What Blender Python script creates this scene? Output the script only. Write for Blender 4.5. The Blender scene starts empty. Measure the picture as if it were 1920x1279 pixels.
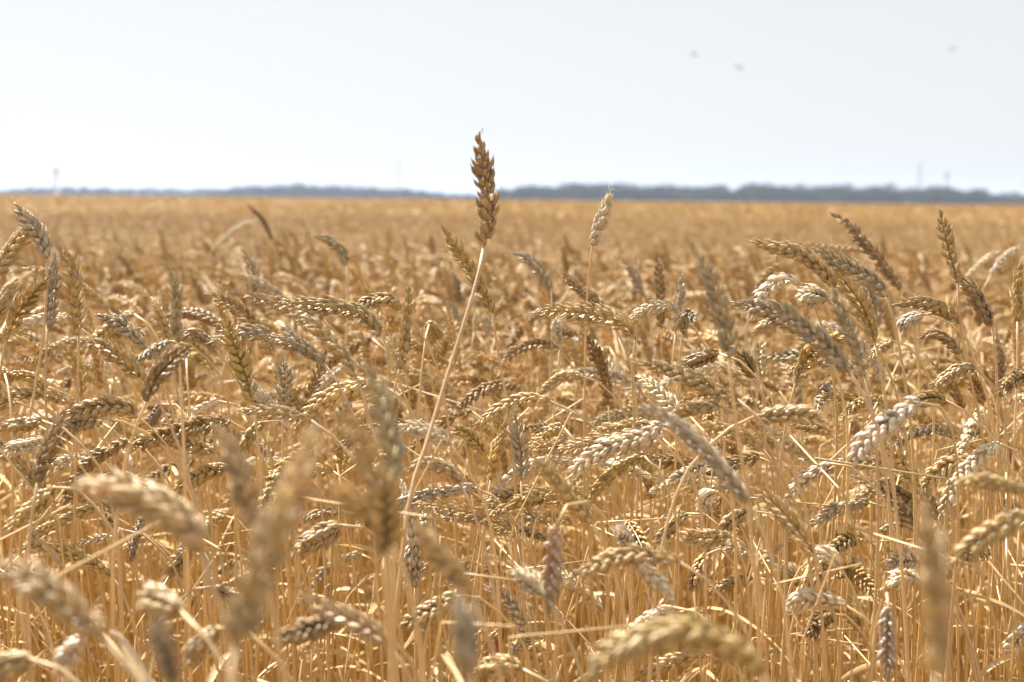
import bpy, math, random
import numpy as np

# ------------------------------------------------------------------ camera, sky, sun, exposure
SC = bpy.context.scene
COL = SC.collection
R = math.radians
F_PX = 2667.0                      # focal length in photo pixels (50 mm on a 36 mm sensor, 1920 px wide)
CAM_Z = 1.0
cam_data = bpy.data.cameras.new("camera")
cam = bpy.data.objects.new("camera", cam_data)
COL.objects.link(cam)
SC.camera = cam
cam_data.sensor_width = 36.0
cam_data.lens = 50.0
cam_data.clip_start = 0.02
cam_data.clip_end = 20000
PITCH, ROLL = 5.67, 0.6


def mat3(ax, a):
    c, s = math.cos(a), math.sin(a)
    return np.array({'x': [[1, 0, 0], [0, c, -s], [0, s, c]], 'z': [[c, -s, 0], [s, c, 0], [0, 0, 1]]}[ax])


CAM_R = mat3('x', R(90 - PITCH)) @ mat3('z', R(ROLL))
CAM_P = np.array([0.0, 0.0, CAM_Z])
import mathutils
cam.matrix_world = mathutils.Matrix.Translation(CAM_P.tolist()) @ mathutils.Matrix(CAM_R.tolist()).to_4x4()
cam_data.dof.use_dof = True
cam_data.dof.focus_distance = 1.2
cam_data.dof.aperture_fstop = 6.7
cam_data.dof.aperture_blades = 9

SUN_EL, SUN_AZ = 52.0, -38.0       # azimuth from the view direction, negative to the left
world = bpy.data.worlds.new("World")
SC.world = world
world.use_nodes = True
wn = world.node_tree
sky = wn.nodes.new("ShaderNodeTexSky")
sky.sky_type = 'NISHITA'
sky.sun_disc = False
sky.sun_elevation = R(SUN_EL)
sky.sun_rotation = R(SUN_AZ)
sky.air_density = 1.0
sky.dust_density = 1.6
sky.ozone_density = 1.0
bg = wn.nodes["Background"]
bg.inputs[1].default_value = 0.05
veil = wn.nodes.new("ShaderNodeMix")            # thin bright veil of high haze that evens out the blue
veil.data_type = 'RGBA'
veil.inputs[0].default_value = 0.78
veil.inputs[7].default_value = (5.75, 5.65, 5.55, 1)
wn.links.new(sky.outputs[0], veil.inputs[6])
wn.links.new(veil.outputs[2], bg.inputs[0])

sun_data = bpy.data.lights.new("sun", 'SUN')
sun_data.energy = 5.0
sun_data.angle = R(0.5)
sun_data.color = (1.0, 0.94, 0.84)
sun = bpy.data.objects.new("sun", sun_data)
COL.objects.link(sun)
SUN_DIR = mathutils.Vector((math.sin(R(SUN_AZ)) * math.cos(R(SUN_EL)), math.cos(R(SUN_AZ)) * math.cos(R(SUN_EL)), math.sin(R(SUN_EL))))
sun.rotation_euler = SUN_DIR.to_track_quat('Z', 'Y').to_euler()

SC.view_settings.view_transform = 'Standard'
SC.view_settings.look = 'None'
SC.view_settings.exposure = 1.6
SC.view_settings.gamma = 1.0
SC.render.engine = 'CYCLES'
SC.cycles.use_denoising = True
SC.cycles.max_bounces = 8
SC.cycles.diffuse_bounces = 4
SC.cycles.transmission_bounces = 4
SC.cycles.volume_bounces = 0
SC.cycles.sample_clamp_indirect = 6.0
SC.cycles.use_adaptive_sampling = False

RNG = np.random.default_rng(11)
random.seed(11)


# ------------------------------------------------------------------ helpers
def at(px, py, d):
    """photo pixel and depth along the view axis -> point in the world"""
    v = np.array([(px - 960.0) / F_PX * d, -(py - 639.5) / F_PX * d, -d])
    return CAM_R @ v + CAM_P


def project(p):
    v = CAM_R.T @ (np.asarray(p) - CAM_P)
    return 960 + v[0] / -v[2] * F_PX, 639.5 - v[1] / -v[2] * F_PX, -v[2]


def norm(v):
    v = np.asarray(v, float)
    return v / np.maximum(np.linalg.norm(v, axis=-1, keepdims=True), 1e-12)


class MB:
    """collects geometry with a colour per vertex and a material per face"""

    def __init__(self):
        self.v, self.f, self.c, self.m, self.n = [], [], [], [], 0

    def add(self, v, f, c, m=0):
        v = np.asarray(v, float)
        c = np.asarray(c, float)
        if c.ndim == 1:
            c = np.tile(c, (len(v), 1))
        self.v.append(v)
        self.c.append(c)
        for q in f:                                    # q: (k, 3|4) arrays
            q = np.asarray(q) + self.n
            self.f.append(q)
            self.m.append(np.full(len(q), m))
        self.n += len(v)

    def arrays(self):
        return np.concatenate(self.v), self.f, np.concatenate(self.c), self.m

    def merge(self, o, M=None, off=(0, 0, 0)):
        v, f, c, m = o.arrays()
        if M is not None:
            v = v @ np.asarray(M).T
        v = v + np.asarray(off)
        self.v.append(v)
        self.c.append(c)
        for q, k in zip(f, m):
            self.f.append(q + self.n)
            self.m.append(k)
        self.n += len(v)

    def mesh(self, name, mats, smooth=True):
        v, f, c, m = self.arrays()
        me = bpy.data.meshes.new(name)
        me.vertices.add(len(v))
        me.vertices.foreach_set("co", v.astype(np.float32).ravel())
        loops = np.concatenate([q.ravel() for q in f]) if f else np.zeros(0, int)
        tot = np.concatenate([np.full(len(q), q.shape[1]) for q in f]) if f else np.zeros(0, int)
        start = np.concatenate([[0], np.cumsum(tot)[:-1]]) if len(tot) else tot
        me.loops.add(len(loops))
        me.loops.foreach_set("vertex_index", loops.astype(np.int32))
        me.polygons.add(len(tot))
        me.polygons.foreach_set("loop_start", start.astype(np.int32))
        me.polygons.foreach_set("material_index", np.concatenate(m).astype(np.int32))
        me.polygons.foreach_set("use_smooth", np.full(len(tot), smooth))
        me.update(calc_edges=True)
        a = me.attributes.new("col", 'FLOAT_COLOR', 'POINT')
        a.data.foreach_set("color", np.concatenate([c, np.ones((len(c), 1))], 1).astype(np.float32).ravel())
        for k in mats:
            me.materials.append(k)
        return me


def link(name, me, parent=None, loc=None):
    o = bpy.data.objects.new(name, me)
    COL.objects.link(o)
    if parent is not None:
        o.parent = parent
    if loc is not None:
        o.location = loc
    return o


def tag(o, label=None, cat=None, group=None, kind=None):
    for k, v in (("label", label), ("category", cat), ("group", group), ("kind", kind)):
        if v:
            o[k] = v
    return o


def resample(pts, n):
    """smooth curve through points (Catmull-Rom), n points evenly spaced"""
    p = np.asarray(pts, float)
    if len(p) == 2:
        q = p[0] + (p[1] - p[0]) * np.linspace(0, 1, 24)[:, None]
    else:
        e = np.vstack([2 * p[0] - p[1], p, 2 * p[-1] - p[-2]])
        t = np.linspace(0, 1, 12, endpoint=False)[:, None]
        q = []
        for i in range(1, len(e) - 2):
            a, b, c, d = e[i - 1], e[i], e[i + 1], e[i + 2]
            q.append(0.5 * (2 * b + (c - a) * t + (2 * a - 5 * b + 4 * c - d) * t * t + (3 * b - a - 3 * c + d) * t ** 3))
        q = np.vstack(q + [p[-1:]])
    s = np.concatenate([[0], np.cumsum(np.linalg.norm(np.diff(q, axis=0), axis=1))])
    u = np.linspace(0, s[-1], n)
    return np.stack([np.interp(u, s, q[:, k]) for k in range(3)], 1), s[-1]


def frames(p, roll=0.0):
    """tangent and two normals along a polyline, carried without twist"""
    t = norm(np.gradient(p, axis=0))
    n = np.zeros_like(t)
    a = np.array([1.0, 0, 0]) if abs(t[0, 0]) < 0.8 else np.array([0, 1.0, 0])
    n[0] = norm(a - t[0] * (a @ t[0]))
    b0 = np.cross(t[0], n[0])
    n[0] = n[0] * math.cos(roll) + b0 * math.sin(roll)
    for i in range(1, len(p)):
        v = n[i - 1] - t[i] * (n[i - 1] @ t[i])
        n[i] = norm(v)
    return t, n, np.cross(t, n)


def tube(mb, p, r, c, k=6, m=0, cap=True):
    t, n, b = frames(p)
    r = np.broadcast_to(np.asarray(r, float), (len(p),))
    a = np.linspace(0, 2 * math.pi, k, endpoint=False)
    v = (p[:, None] + r[:, None, None] * (n[:, None] * np.cos(a)[None, :, None] + b[:, None] * np.sin(a)[None, :, None])).reshape(-1, 3)
    i = np.arange(len(p) - 1)[:, None] * k
    j = np.arange(k)[None]
    q = np.stack([i + j, i + (j + 1) % k, i + k + (j + 1) % k, i + k + j], -1).reshape(-1, 4)
    c = np.asarray(c, float)
    cc = np.repeat(c, k, axis=0) if c.ndim == 2 else c
    f = [q]
    if cap:
        f.append(np.arange(k)[None, ::-1])
        f.append(np.arange(k)[None] + (len(p) - 1) * k)
    mb.add(v, f, cc, m)


# ------------------------------------------------------------------ materials
def plant_material(name, trans, rough, spec, var=0.12, bump=0.0, scale=900.0, tscale=1.0):
    m = bpy.data.materials.new(name)
    m.use_nodes = True
    nt = m.node_tree
    N, Lk = nt.nodes, nt.links
    N.clear()
    out = N.new("ShaderNodeOutputMaterial")
    pr = N.new("ShaderNodeBsdfPrincipled")
    tr = N.new("ShaderNodeBsdfTranslucent")
    mx = N.new("ShaderNodeMixShader")
    at_ = N.new("ShaderNodeAttribute")
    at_.attribute_name = "col"
    oi = N.new("ShaderNodeObjectInfo")
    mr = N.new("ShaderNodeMapRange")
    mr.inputs[3].default_value = 1 - var
    mr.inputs[4].default_value = 1 + var
    hs = N.new("ShaderNodeHueSaturation")
    tc = N.new("ShaderNodeTexCoord")
    nz = N.new("ShaderNodeTexNoise")
    nz.inputs["Scale"].default_value = scale
    nz.inputs["Detail"].default_value = 3
    mr2 = N.new("ShaderNodeMapRange")
    mr2.inputs[3].default_value = 0.78
    mr2.inputs[4].default_value = 1.22
    mul = N.new("ShaderNodeMath")
    mul.operation = 'MULTIPLY'
    Lk.new(oi.outputs["Random"], mr.inputs[0])
    Lk.new(tc.outputs["Object"], nz.inputs["Vector"])
    Lk.new(nz.outputs[0], mr2.inputs[0])
    Lk.new(mr.outputs[0], mul.inputs[0])
    Lk.new(mr2.outputs[0], mul.inputs[1])
    Lk.new(mul.outputs[0], hs.inputs["Value"])
    Lk.new(at_.outputs["Color"], hs.inputs["Color"])
    Lk.new(hs.outputs[0], pr.inputs["Base Color"])
    sat = N.new("ShaderNodeHueSaturation")
    sat.inputs["Saturation"].default_value = 1.12
    sat.inputs["Value"].default_value = tscale
    Lk.new(hs.outputs[0], sat.inputs["Color"])
    Lk.new(sat.outputs[0], tr.inputs["Color"])
    pr.inputs["Roughness"].default_value = rough
    pr.inputs["Specular IOR Level"].default_value = spec
    if bump:
        bp = N.new("ShaderNodeBump")
        bp.inputs["Strength"].default_value = bump
        bp.inputs["Distance"].default_value = 0.0004
        Lk.new(nz.outputs[0], bp.inputs["Height"])
        Lk.new(bp.outputs[0], pr.inputs["Normal"])
    mx.inputs[0].default_value = trans
    Lk.new(pr.outputs[0], mx.inputs[1])
    Lk.new(tr.outputs[0], mx.inputs[2])
    Lk.new(mx.outputs[0], out.inputs[0])
    return m


M_HUSK = plant_material("wheat_husk", 0.24, 0.38, 0.55, 0.10, 0.35, 700)
M_STEM = plant_material("wheat_straw", 0.15, 0.38, 0.5, 0.10, 0.0, 300)
M_LEAF = plant_material("dry_leaf", 0.40, 0.55, 0.4, 0.12, 0.2, 250)
M_AWN = plant_material("awn_hair", 0.30, 0.35, 0.6, 0.05)
PLANT_MATS = [M_HUSK, M_STEM, M_LEAF, M_AWN]


def plain_material(name, col, rough=0.8, noise=0.0, scale=1.0):
    m = bpy.data.materials.new(name)
    m.use_nodes = True
    nt = m.node_tree
    pr = nt.nodes["Principled BSDF"]
    pr.inputs["Roughness"].default_value = rough
    pr.inputs["Specular IOR Level"].default_value = 0.3
    if noise:
        tc = nt.nodes.new("ShaderNodeTexCoord")
        nz = nt.nodes.new("ShaderNodeTexNoise")
        nz.inputs["Scale"].default_value = scale
        nz.inputs["Detail"].default_value = 6
        rp = nt.nodes.new("ShaderNodeValToRGB")
        rp.color_ramp.elements[0].position = 0.3
        rp.color_ramp.elements[1].position = 0.7
        rp.color_ramp.elements[0].color = tuple(c * (1 - noise) for c in col) + (1,)
        rp.color_ramp.elements[1].color = tuple(min(1, c * (1 + noise)) for c in col) + (1,)
        nt.links.new(tc.outputs["Object"], nz.inputs["Vector"])
        nt.links.new(nz.outputs[0], rp.inputs[0])
        nt.links.new(rp.outputs[0], pr.inputs["Base Color"])
    else:
        pr.inputs["Base Color"].default_value = tuple(col) + (1,)
    return m


# ------------------------------------------------------------------ wheat geometry
TONES = {
    'straw': (0.55, 0.415, 0.21), 'gold': (0.52, 0.375, 0.15), 'pale': (0.71, 0.61, 0.43),
    'grey': (0.47, 0.395, 0.265), 'brown': (0.38, 0.26, 0.12), 'dark': (0.40, 0.30, 0.185),
}
TIP_BROWN = np.array((0.27, 0.15, 0.07))
STEM_TOP = np.array((0.67, 0.495, 0.275))
STEM_LOW = np.array((0.62, 0.395, 0.132))


def husk_template(rings, k):
    """plump pointed husk along +x: keel outwards, short stiff beak at the end"""
    a = np.linspace(0.07, 0.88, rings)
    w = np.sin(math.pi * np.clip(a / 0.97, 0, 1) ** 0.82) ** 0.85
    w[-1] = min(w[-1], 0.16) if rings > 3 else w[-1]
    th = np.linspace(0, 2 * math.pi, k, endpoint=False)
    v = [(0, 0, 0)]
    for ai, wi in zip(a, w):
        for t in th:
            x, y = math.cos(t), math.sin(t)
            y = y * (1.0 + 0.22 * (y > 0.8)) if y > 0 else y * 0.5
            v.append((ai, 0.5 * wi * x, 0.5 * wi * y + (0.10 if ai > 0.8 else 0)))
    v.append((1.20, 0, 0.22))
    v = np.array(v)
    q = []
    for i in range(rings - 1):
        for j in range(k):
            q.append((1 + i * k + j, 1 + i * k + (j + 1) % k, 1 + (i + 1) * k + (j + 1) % k, 1 + (i + 1) * k + j))
    t0 = [(0, 1 + (j + 1) % k, 1 + j) for j in range(k)]
    e = 1 + rings * k
    t1 = [(e, 1 + (rings - 1) * k + j, 1 + (rings - 1) * k + (j + 1) % k) for j in range(k)]
    return v, np.array(q), np.array(t0 + t1)


HUSK = {0: husk_template(6, 8), 1: husk_template(2, 4)}


def ear_geometry(mb, axis, L, rng, tone, lod=0, width=1.0, open_=1.0, roll=None, size=None, miss=None, fade=None):
    """axis: polyline base -> tip. Two rows of fanned spikelets along it."""
    tone = np.asarray(tone, float)
    n = int(np.clip(round(L / 0.0043), 13, 24))
    if lod == 1:
        n = max(10, n * 2 // 3)
    pitch = L / (n + 1.6)
    roll = rng.uniform(0, math.pi) if roll is None else roll
    T, Nn, B = frames(axis, roll)
    sgrid = np.linspace(0, L, len(axis))

    def bend(p):                                   # p: (k,3) local (s, x, y)
        s = np.clip(p[:, 0], 0, L)
        ex = p[:, 0] - s
        f = lambda A: np.stack([np.interp(s, sgrid, A[:, i]) for i in range(3)], 1)
        t, nn, b = norm(f(T)), norm(f(Nn)), norm(f(B))
        return f(axis) + t * ex[:, None] + nn * p[:, 1:2] + b * p[:, 2:3]

    hv, hq, ht = HUSK[lod]
    miss = float(rng.choice([0.0, 0.02, 0.07])) if miss is None else miss
    fade = float(rng.uniform(-.25, .25)) if fade is None else fade               # many ears bleach towards one end
    sz0 = (size or 1.0) * width * 0.88
    P, Q3, Q4, C = [], [], [], []
    cnt = 0

    def husk(p0, d, nrm, l, w, th, bow, col):
        nonlocal cnt
        d = norm(d)
        nrm = norm(nrm - d * (nrm @ d))
        wx = np.cross(d, nrm)
        a = hv[:, 0:1]
        v = p0 + d * a * l + wx * hv[:, 1:2] * w + nrm * (hv[:, 2:3] * th + bow * l * np.sin(math.pi * a))
        P.append(v)
        Q4.append(hq + cnt)
        Q3.append(ht + cnt)
        tipmix = np.clip((a - 0.72) / 0.28, 0, 1) * 0.65
        C.append(col[None] * (1 - tipmix) + TIP_BROWN * tipmix)
        cnt += len(v)

    for i in range(n):
        u = i / (n - 1)
        sg = 1 if i % 2 else -1
        k = sz0 * (0.72 + 0.42 * math.sin(math.pi * min(1, u * 0.9 + 0.12)) ** 0.8) * (1 - 0.18 * max(0, u - 0.75) / 0.25)
        k *= rng.uniform(0.85, 1.14)
        s = pitch * (i + 0.2) + rng.normal(0, 0.0004)
        if i > 1 and not i == n - 1 and rng.random() < miss:
            continue
        o = np.array([0, sg, 0.0])
        oa = R(24) * open_ * rng.uniform(0.75, 1.3)
        last = i == n - 1
        jit = lambda: rng.normal(0, 0.10, 3)
        colj = lambda: np.clip(tone * (1 + fade * (u - .5)) * (1 + rng.normal(0, 0.13)) * np.array([1, 1 - .02 * rng.random(), 1 + .06 * rng.normal()]), 0.02, 0.9)
        if last:
            sg_o = 0.0
        else:
            sg_o = math.sin(oa)
        if lod == 1:
            for q in (1, -1):
                y = np.array([0, 0, q * 1.0])
                d = np.array([1.0, 0, 0]) * math.cos(oa) + o * sg_o + y * 0.26 * open_ + jit()
                husk(np.array([s, sg * 0.0015 * k, q * 0.0014 * k]), d, o * 0.7 + y * 0.6, 0.0110 * k, 0.0045 * k, 0.0036 * k, 0.08, colj())
            continue
        for q in (1, -1):
            y = np.array([0, 0, q * 1.0])
            d = np.array([1.0, 0, 0]) + o * sg_o * 0.75 + y * 0.40 * open_ + jit()
            husk(np.array([s - 0.0004, sg * 0.0010 * k, q * 0.0013 * k]), d, o * 0.5 + y * 0.85, 0.0086 * k, 0.0045 * k, 0.0033 * k, 0.10, colj() * 0.97)
            d = np.array([1.0, 0, 0]) + o * sg_o * 1.15 + y * 0.24 * open_ + jit()
            husk(np.array([s + 0.0012, sg * 0.0017 * k, q * 0.0009 * k]), d, o * 0.8 + y * 0.6, 0.0112 * k * rng.uniform(0.92, 1.1), 0.0047 * k, 0.0037 * k, 0.10, colj())
        d = np.array([1.0, 0, 0]) + o * sg_o * 0.95 + jit()
        husk(np.array([s + 0.0028, sg * 0.0021 * k, 0]), d, o, 0.0102 * k, 0.0042 * k, 0.0033 * k, 0.08, colj() * 1.03)
    v = bend(np.vstack(P))
    mb.add(v, [np.vstack(Q4), np.vstack(Q3)], np.vstack(C), 0)
    m = len(axis)
    rr = 0.0017 * sz0 * np.linspace(1, 0.5, m)
    tube(mb, axis, rr, tone * 0.85, 5, 0)
    return bend, pitch, n


def awn_geometry(mb, tip, d, rng, count, length, spread, col, k=3):
    for _ in range(count):
        dd = norm(d + rng.normal(0, spread, 3))
        l = length * rng.uniform(0.5, 1.0)
        side = norm(np.cross(dd, rng.normal(0, 1, 3))) * l * rng.uniform(-0.12, 0.12)
        st = tip + rng.normal(0, 0.0012, 3)
        t = np.linspace(0, 1, 5)[:, None]
        p = st + dd * t * l + side * t * t
        tube(mb, p, np.linspace(0.00026, 0.00009, 5), col, k, 3, cap=False)


def stem_path(base, d0, ground_lean, turn, way=None, n=44):
    """from the ear's base down to the ground: arcs over until it hangs straight down"""
    pts = [np.asarray(base, float)]
    d = norm(d0)
    if way:
        for w in way:
            pts.append(np.asarray(w, float))
        d = norm(pts[-1] - pts[-2])
    down = norm(np.array([ground_lean[0], ground_lean[1], -1.0]))
    step = 0.012
    p = pts[-1].copy()
    g = 0
    while p[2] > 0 and g < 400:
        d = norm(d + down * turn * step)
        p = p + d * step
        pts.append(p.copy())
        g += 1
    keep = pts[:(len(way) + 1 if way else 1)] + pts[(len(way) + 1 if way else 1)::4]
    if keep[-1][2] > 0:
        keep.append(pts[-1])
    return resample(keep, n)[0]


def stem_geometry(mb, path, rng, r0=0.00095, r1=0.0019, k=6, col_top=None):
    n = len(path)
    t = np.linspace(0, 1, n)
    rad = r0 + (r1 - r0) * np.clip(t * 1.6, 0, 1)
    nodes = (0.38 + rng.uniform(-.06, .06), 0.70)
    for node in nodes:
        rad = rad + 0.0008 * np.exp(-((t - node) / 0.016) ** 2)
    top = STEM_TOP if col_top is None else np.asarray(col_top)
    w = np.clip((t - 0.05) / 0.35, 0, 1)[:, None]
    c = top * (1 - w) + STEM_LOW * w
    c = c * (1 + rng.normal(0, 0.07)) * np.array([1, 1, 1 + .06 * rng.normal()])
    for nd in nodes:                                   # darker joints
        c = c * (1 - .45 * np.exp(-((t - nd) / 0.016) ** 2))[:, None]
    tube(mb, path, rad, np.clip(c, 0, 0.9), k, 1)


def leaf_geometry(mb, p0, d, rng, L, W, col, seg=12):
    """dry blade that leaves the stem, bends over and twists"""
    d = norm(d)
    pts, p = [], np.asarray(p0, float)
    step = L / seg
    bend_ = rng.uniform(3, 12)
    for i in range(seg + 1):
        pts.append(p.copy())
        d = norm(d + np.array([rng.normal(0, .06), rng.normal(0, .06), -bend_ * step]))
        p = p + d * step
    p = np.array(pts)
    t, n, b = frames(p, rng.uniform(0, 6.28))
    tw = np.linspace(0, rng.uniform(-4, 4), seg + 1)[:, None]
    n2 = n * np.cos(tw) + b * np.sin(tw)
    b2 = np.cross(t, n2)
    u = np.linspace(0, 1, seg + 1)
    w = (W * 0.5 * np.clip(np.minimum(1, 0.45 + u * 3), 0, 1) * (1 - u ** 2.2) + 0.0002)[:, None]
    v = np.concatenate([p - n2 * w, p + b2 * w * 0.45, p + n2 * w], 1).reshape(-1, 3)
    i = np.arange(seg)[:, None] * 3
    j = np.arange(2)[None]
    q = np.stack([i + j, i + j + 1, i + j + 4, i + j + 3], -1).reshape(-1, 4)
    mb.add(v, [q], np.clip(np.asarray(col) * (1 + rng.normal(0, .1)), 0, .9), 2)


GROUP = "ripe wheat stalks in the nearest rows"


def stalk(axis_pts, tone, rng, label, way=None, width=1.0, open_=1.0, awn=(2, 0.008, 0.35), leaf=None, turn=18.0, lean=None, roll=None, stem_r=1.0, stem_col=None, thin=False, miss=None, fade=None):
    """one wheat stalk: an Empty at its foot > stem, ear (> awn), leaf. axis_pts run tip -> base in the world."""
    ax, L = resample(axis_pts[::-1], 26)
    tone = np.asarray(TONES[tone] if isinstance(tone, str) else tone)
    tone = tone * (1 + rng.normal(0, 0.05)) * np.array([1, 1, 1 + .06 * rng.normal()])
    d0 = norm(ax[0] - ax[2])
    lean = lean if lean is not None else (rng.normal(0, .06), rng.normal(0, .06))
    turn = turn * (1 + 1.6 * max(0.0, float(d0[2])))
    path = stem_path(ax[0], d0, lean, turn, way)
    foot = path[-1] * np.array([1, 1, 0])
    root = link("wheat_stalk", None, None, foot)
    tag(root, label, "wheat stalk", GROUP)
    mb = MB()
    stem_geometry(mb, path - foot, rng, 0.00095 * stem_r, 0.0019 * stem_r, 6, stem_col)
    link("stem", mb.mesh("stem", PLANT_MATS), root)
    mb = MB()
    bend, pitch, n = ear_geometry(mb, ax - foot, L, rng, tone, 0, width, open_, roll, 0.8 if thin else None, miss, fade)
    ear = link("ear", mb.mesh("ear", PLANT_MATS), root)
    if awn and awn[0]:
        mb = MB()
        td = norm(ax[-1] - ax[-3])
        awn_geometry(mb, ax[-1] - foot + td * 0.0005, td, rng, awn[0], awn[1], awn[2], np.clip(tone * 1.15, 0, .85))
        link("awn", mb.mesh("awn", PLANT_MATS), ear)
    if leaf:
        mb = MB()
        i = int(len(path) * leaf[0])
        a = rng.uniform(0, 6.28)
        leaf_geometry(mb, path[i] - foot, np.array([math.cos(a), math.sin(a), leaf[3] if len(leaf) > 3 else 0.9]), rng, leaf[1], leaf[2], leaf[4] if len(leaf) > 4 else (0.60, 0.44, 0.24))
        link("leaf", mb.mesh("leaf", PLANT_MATS), root)
    return root

# ------------------------------------------------------------------ the ears one can pick out in the photo
# (tone, depth, [tip ... base], options). W: way points of the stem, w: width, o: how far the husks stand off,
# a: awns (count, length, spread), L: own label, K: short name other labels refer to, dz: depth of the tip against the base
H = []


def h(tone, d, pts, **k):
    H.append((tone, d, pts, k))


h('brown', 1.05, [(899, 247), (901, 278), (907, 320), (915, 366), (915, 407), (911, 440), (908, 458)], W=[(890, 540), (840, 700), (800, 830), (768, 935), (742, 1160)], w=1.12, o=1.15, wd=-.022, tn=(.41, .285, .13), a=(2, .006, .3), roll=.6, sr=1.15, sc=(.64, .46, .28),
  L="tallest wheat ear, dark brown and upright, rising above the horizon on a long leaning stem", K="the tallest brown ear")
h('pale', 1.28, [(1145, 355), (1139, 385), (1127, 415), (1116, 440), (1111, 460)], W=[(1106, 500), (1100, 570), (1097, 700), (1096, 830)], w=1.05, o=.8, a=(3, .008, .5), sr=.9,
  L="small bleached upright ear whose tip just crosses the distant wood", K="the small bleached upright ear")
h('gold', 1.18, [(1760, 389), (1767, 420), (1777, 460), (1788, 500), (1796, 530)], W=[(1800, 600), (1812, 680), (1832, 760)], w=.9, a=(1, .024, .12), ad=(30, -45),
  L="slim upright gold ear with one long hair rising from its tip", K="the slim gold ear with the long hair")
h('brown', 1.18, [(1788, 517), (1818, 540), (1840, 573), (1860, 610)], W=[(1868, 680), (1872, 800)], w=1.0, a=(2, .012, .3),
  L="brown ear leaning up against the base of the slim gold ear with the long hair")
h('straw', 1.08, [(1407, 453), (1447, 463), (1487, 470), (1520, 490), (1547, 513), (1566, 538)], W=[(1590, 600), (1622, 720), (1645, 800)], w=1.15, a=(2, .014, .3),
  L="large sharp straw ear arching to a level tip below the dark end of the wood", K="the large arching straw ear")
h('grey', 1.1, [(1520, 463), (1563, 487), (1600, 507), (1635, 525), (1664, 555)], W=[(1676, 600), (1695, 700), (1708, 800)], w=1.0, a=(2, .008, .4),
  L="grey-tinged ear crossing the back of the large arching straw ear")
h('gold', 1.13, [(1560, 500), (1590, 535), (1615, 570), (1630, 605), (1640, 640)], w=1.0, L="gold ear hanging in the shade directly under the grey-tinged crossing ear")
h('brown', 1.5, [(1553, 397), (1587, 417), (1613, 447), (1640, 477), (1663, 507), (1687, 545)], w=.95, L="olive-brown blurred ear leaning behind the grey-tinged crossing ear")
h('straw', 1.7, [(1490, 457), (1530, 460), (1580, 467), (1627, 468)], w=.8, L="thin blurred ear lying level behind the large arching straw ear")
h('pale', 1.2, [(1407, 603), (1423, 567), (1450, 532), (1478, 523), (1494, 534)], W=[(1520, 555), (1550, 640)], a=(1, .012, .2), w=.95, L="sunlit pale ear drooping in a hook with its tip to the left")
h('pale', 1.15, [(1497, 560), (1520, 555), (1552, 563)], w=1.1, o=1.6, L="short bleached frayed ear tucked below the large arching straw ear")
h('grey', .96, [(1440, 562), (1470, 583), (1500, 608), (1547, 647), (1592, 695)], w=1.1, K="the soft grey-green slanting ear", L="soft grey-green ear slanting across below the pale drooping hook ear")
h('straw', 1.35, [(1410, 627), (1433, 610), (1470, 600)], w=.9)
h('straw', 1.2, [(1673, 572), (1713, 567), (1760, 577), (1799, 602)], W=[(1815, 640), (1850, 740)], w=1.05, L="sharp level straw ear under the slim gold ear with the long hair")
h('grey', .86, [(1303, 470), (1330, 520), (1347, 570), (1360, 620), (1367, 672)], W=[(1376, 760), (1400, 920)], w=.9, K="the blurred grey upright ear", L="blurred grey ear standing nearly upright between the bleached ear and the pale hook ear")
h('grey', 1.0, [(1560, 537), (1577, 587), (1595, 630), (1610, 670), (1622, 705)], w=.85)
h('gold', 1.3, [(1916, 487), (1910, 520), (1907, 560), (1908, 602)], w=.9, L="gold upright ear at the right edge of the field")
h('pale', 1.85, [(1877, 470), (1847, 487), (1812, 522)], w=.8)
h('pale', 1.95, [(1924, 458), (1887, 480), (1858, 515)], w=.8)
h('pale', 1.3, [(1690, 622), (1703, 600), (1735, 589)], w=.9)
h('brown', 1.35, [(1718, 635), (1753, 627), (1780, 640), (1799, 664)], w=.9)
h('straw', 1.3, [(1630, 675), (1653, 653), (1676, 640)], w=.8)
h('dark', 1.35, [(1868, 630), (1877, 680), (1874, 745)], w=.9)
# left upper group
h('grey', 1.13, [(27, 380), (43, 402), (63, 425), (77, 450), (88, 485)], W=[(88, 540), (80, 640), (60, 760)], w=1.0, a=(2, .014, .5), K="the topmost corner ear", L="topmost grey-gold ear at the left edge, leaning with a fine hair at its tip")
h('straw', 1.13, [(68, 415), (36, 450), (13, 483), (-6, 517)], w=1.05, a=(1, .018, .2), L="straw ear crossing the topmost corner ear, its hair pointing up to the right")
h('gold', 1.12, [(98, 516), (80, 530), (57, 555), (30, 593), (12, 635)], W=[(0, 700), (-10, 800)], w=1.05, a=(2, .016, .3), L="gold ear leaning up to the right below the topmost corner ear")
h('straw', 1.17, [(121, 463), (136, 507), (139, 553), (143, 597), (147, 628)], W=[(146, 740), (142, 860), (140, 960)], w=1.1, o=1.2, a=(3, .007, .5), K="the upright straw ear", L="straw ear standing upright on a straight stem beside the topmost corner ear")
h('grey', 1.22, [(103, 473), (100, 520), (96, 575), (90, 615)], w=.9, L="grey ear half hidden behind the upright straw ear")
h('straw', 1.1, [(33, 523), (13, 550), (-4, 592)], w=1.0)
h('brown', 2.5, [(463, 383), (493, 413), (510, 449)], w=.9, L="far dark blurred ear leaning just beneath the horizon")
h('pale', 3.0, [(485, 410), (443, 428), (400, 467)], w=.9, L="far pale blurred ear touching the far dark blurred ear")
h('grey', 1.7, [(584, 442), (613, 450), (640, 468), (651, 497)], W=[(652, 560), (650, 640)], w=.9, K="the pale nodding ear", L="grey-white ear nodding to the left, standing clear of its neighbours far back")
h('grey', .97, [(316, 500), (328, 540), (330, 590), (334, 642)], w=.85, K="the blurred grey vertical ear", L="blurred grey vertical ear left of the yellow upright ear")
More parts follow.
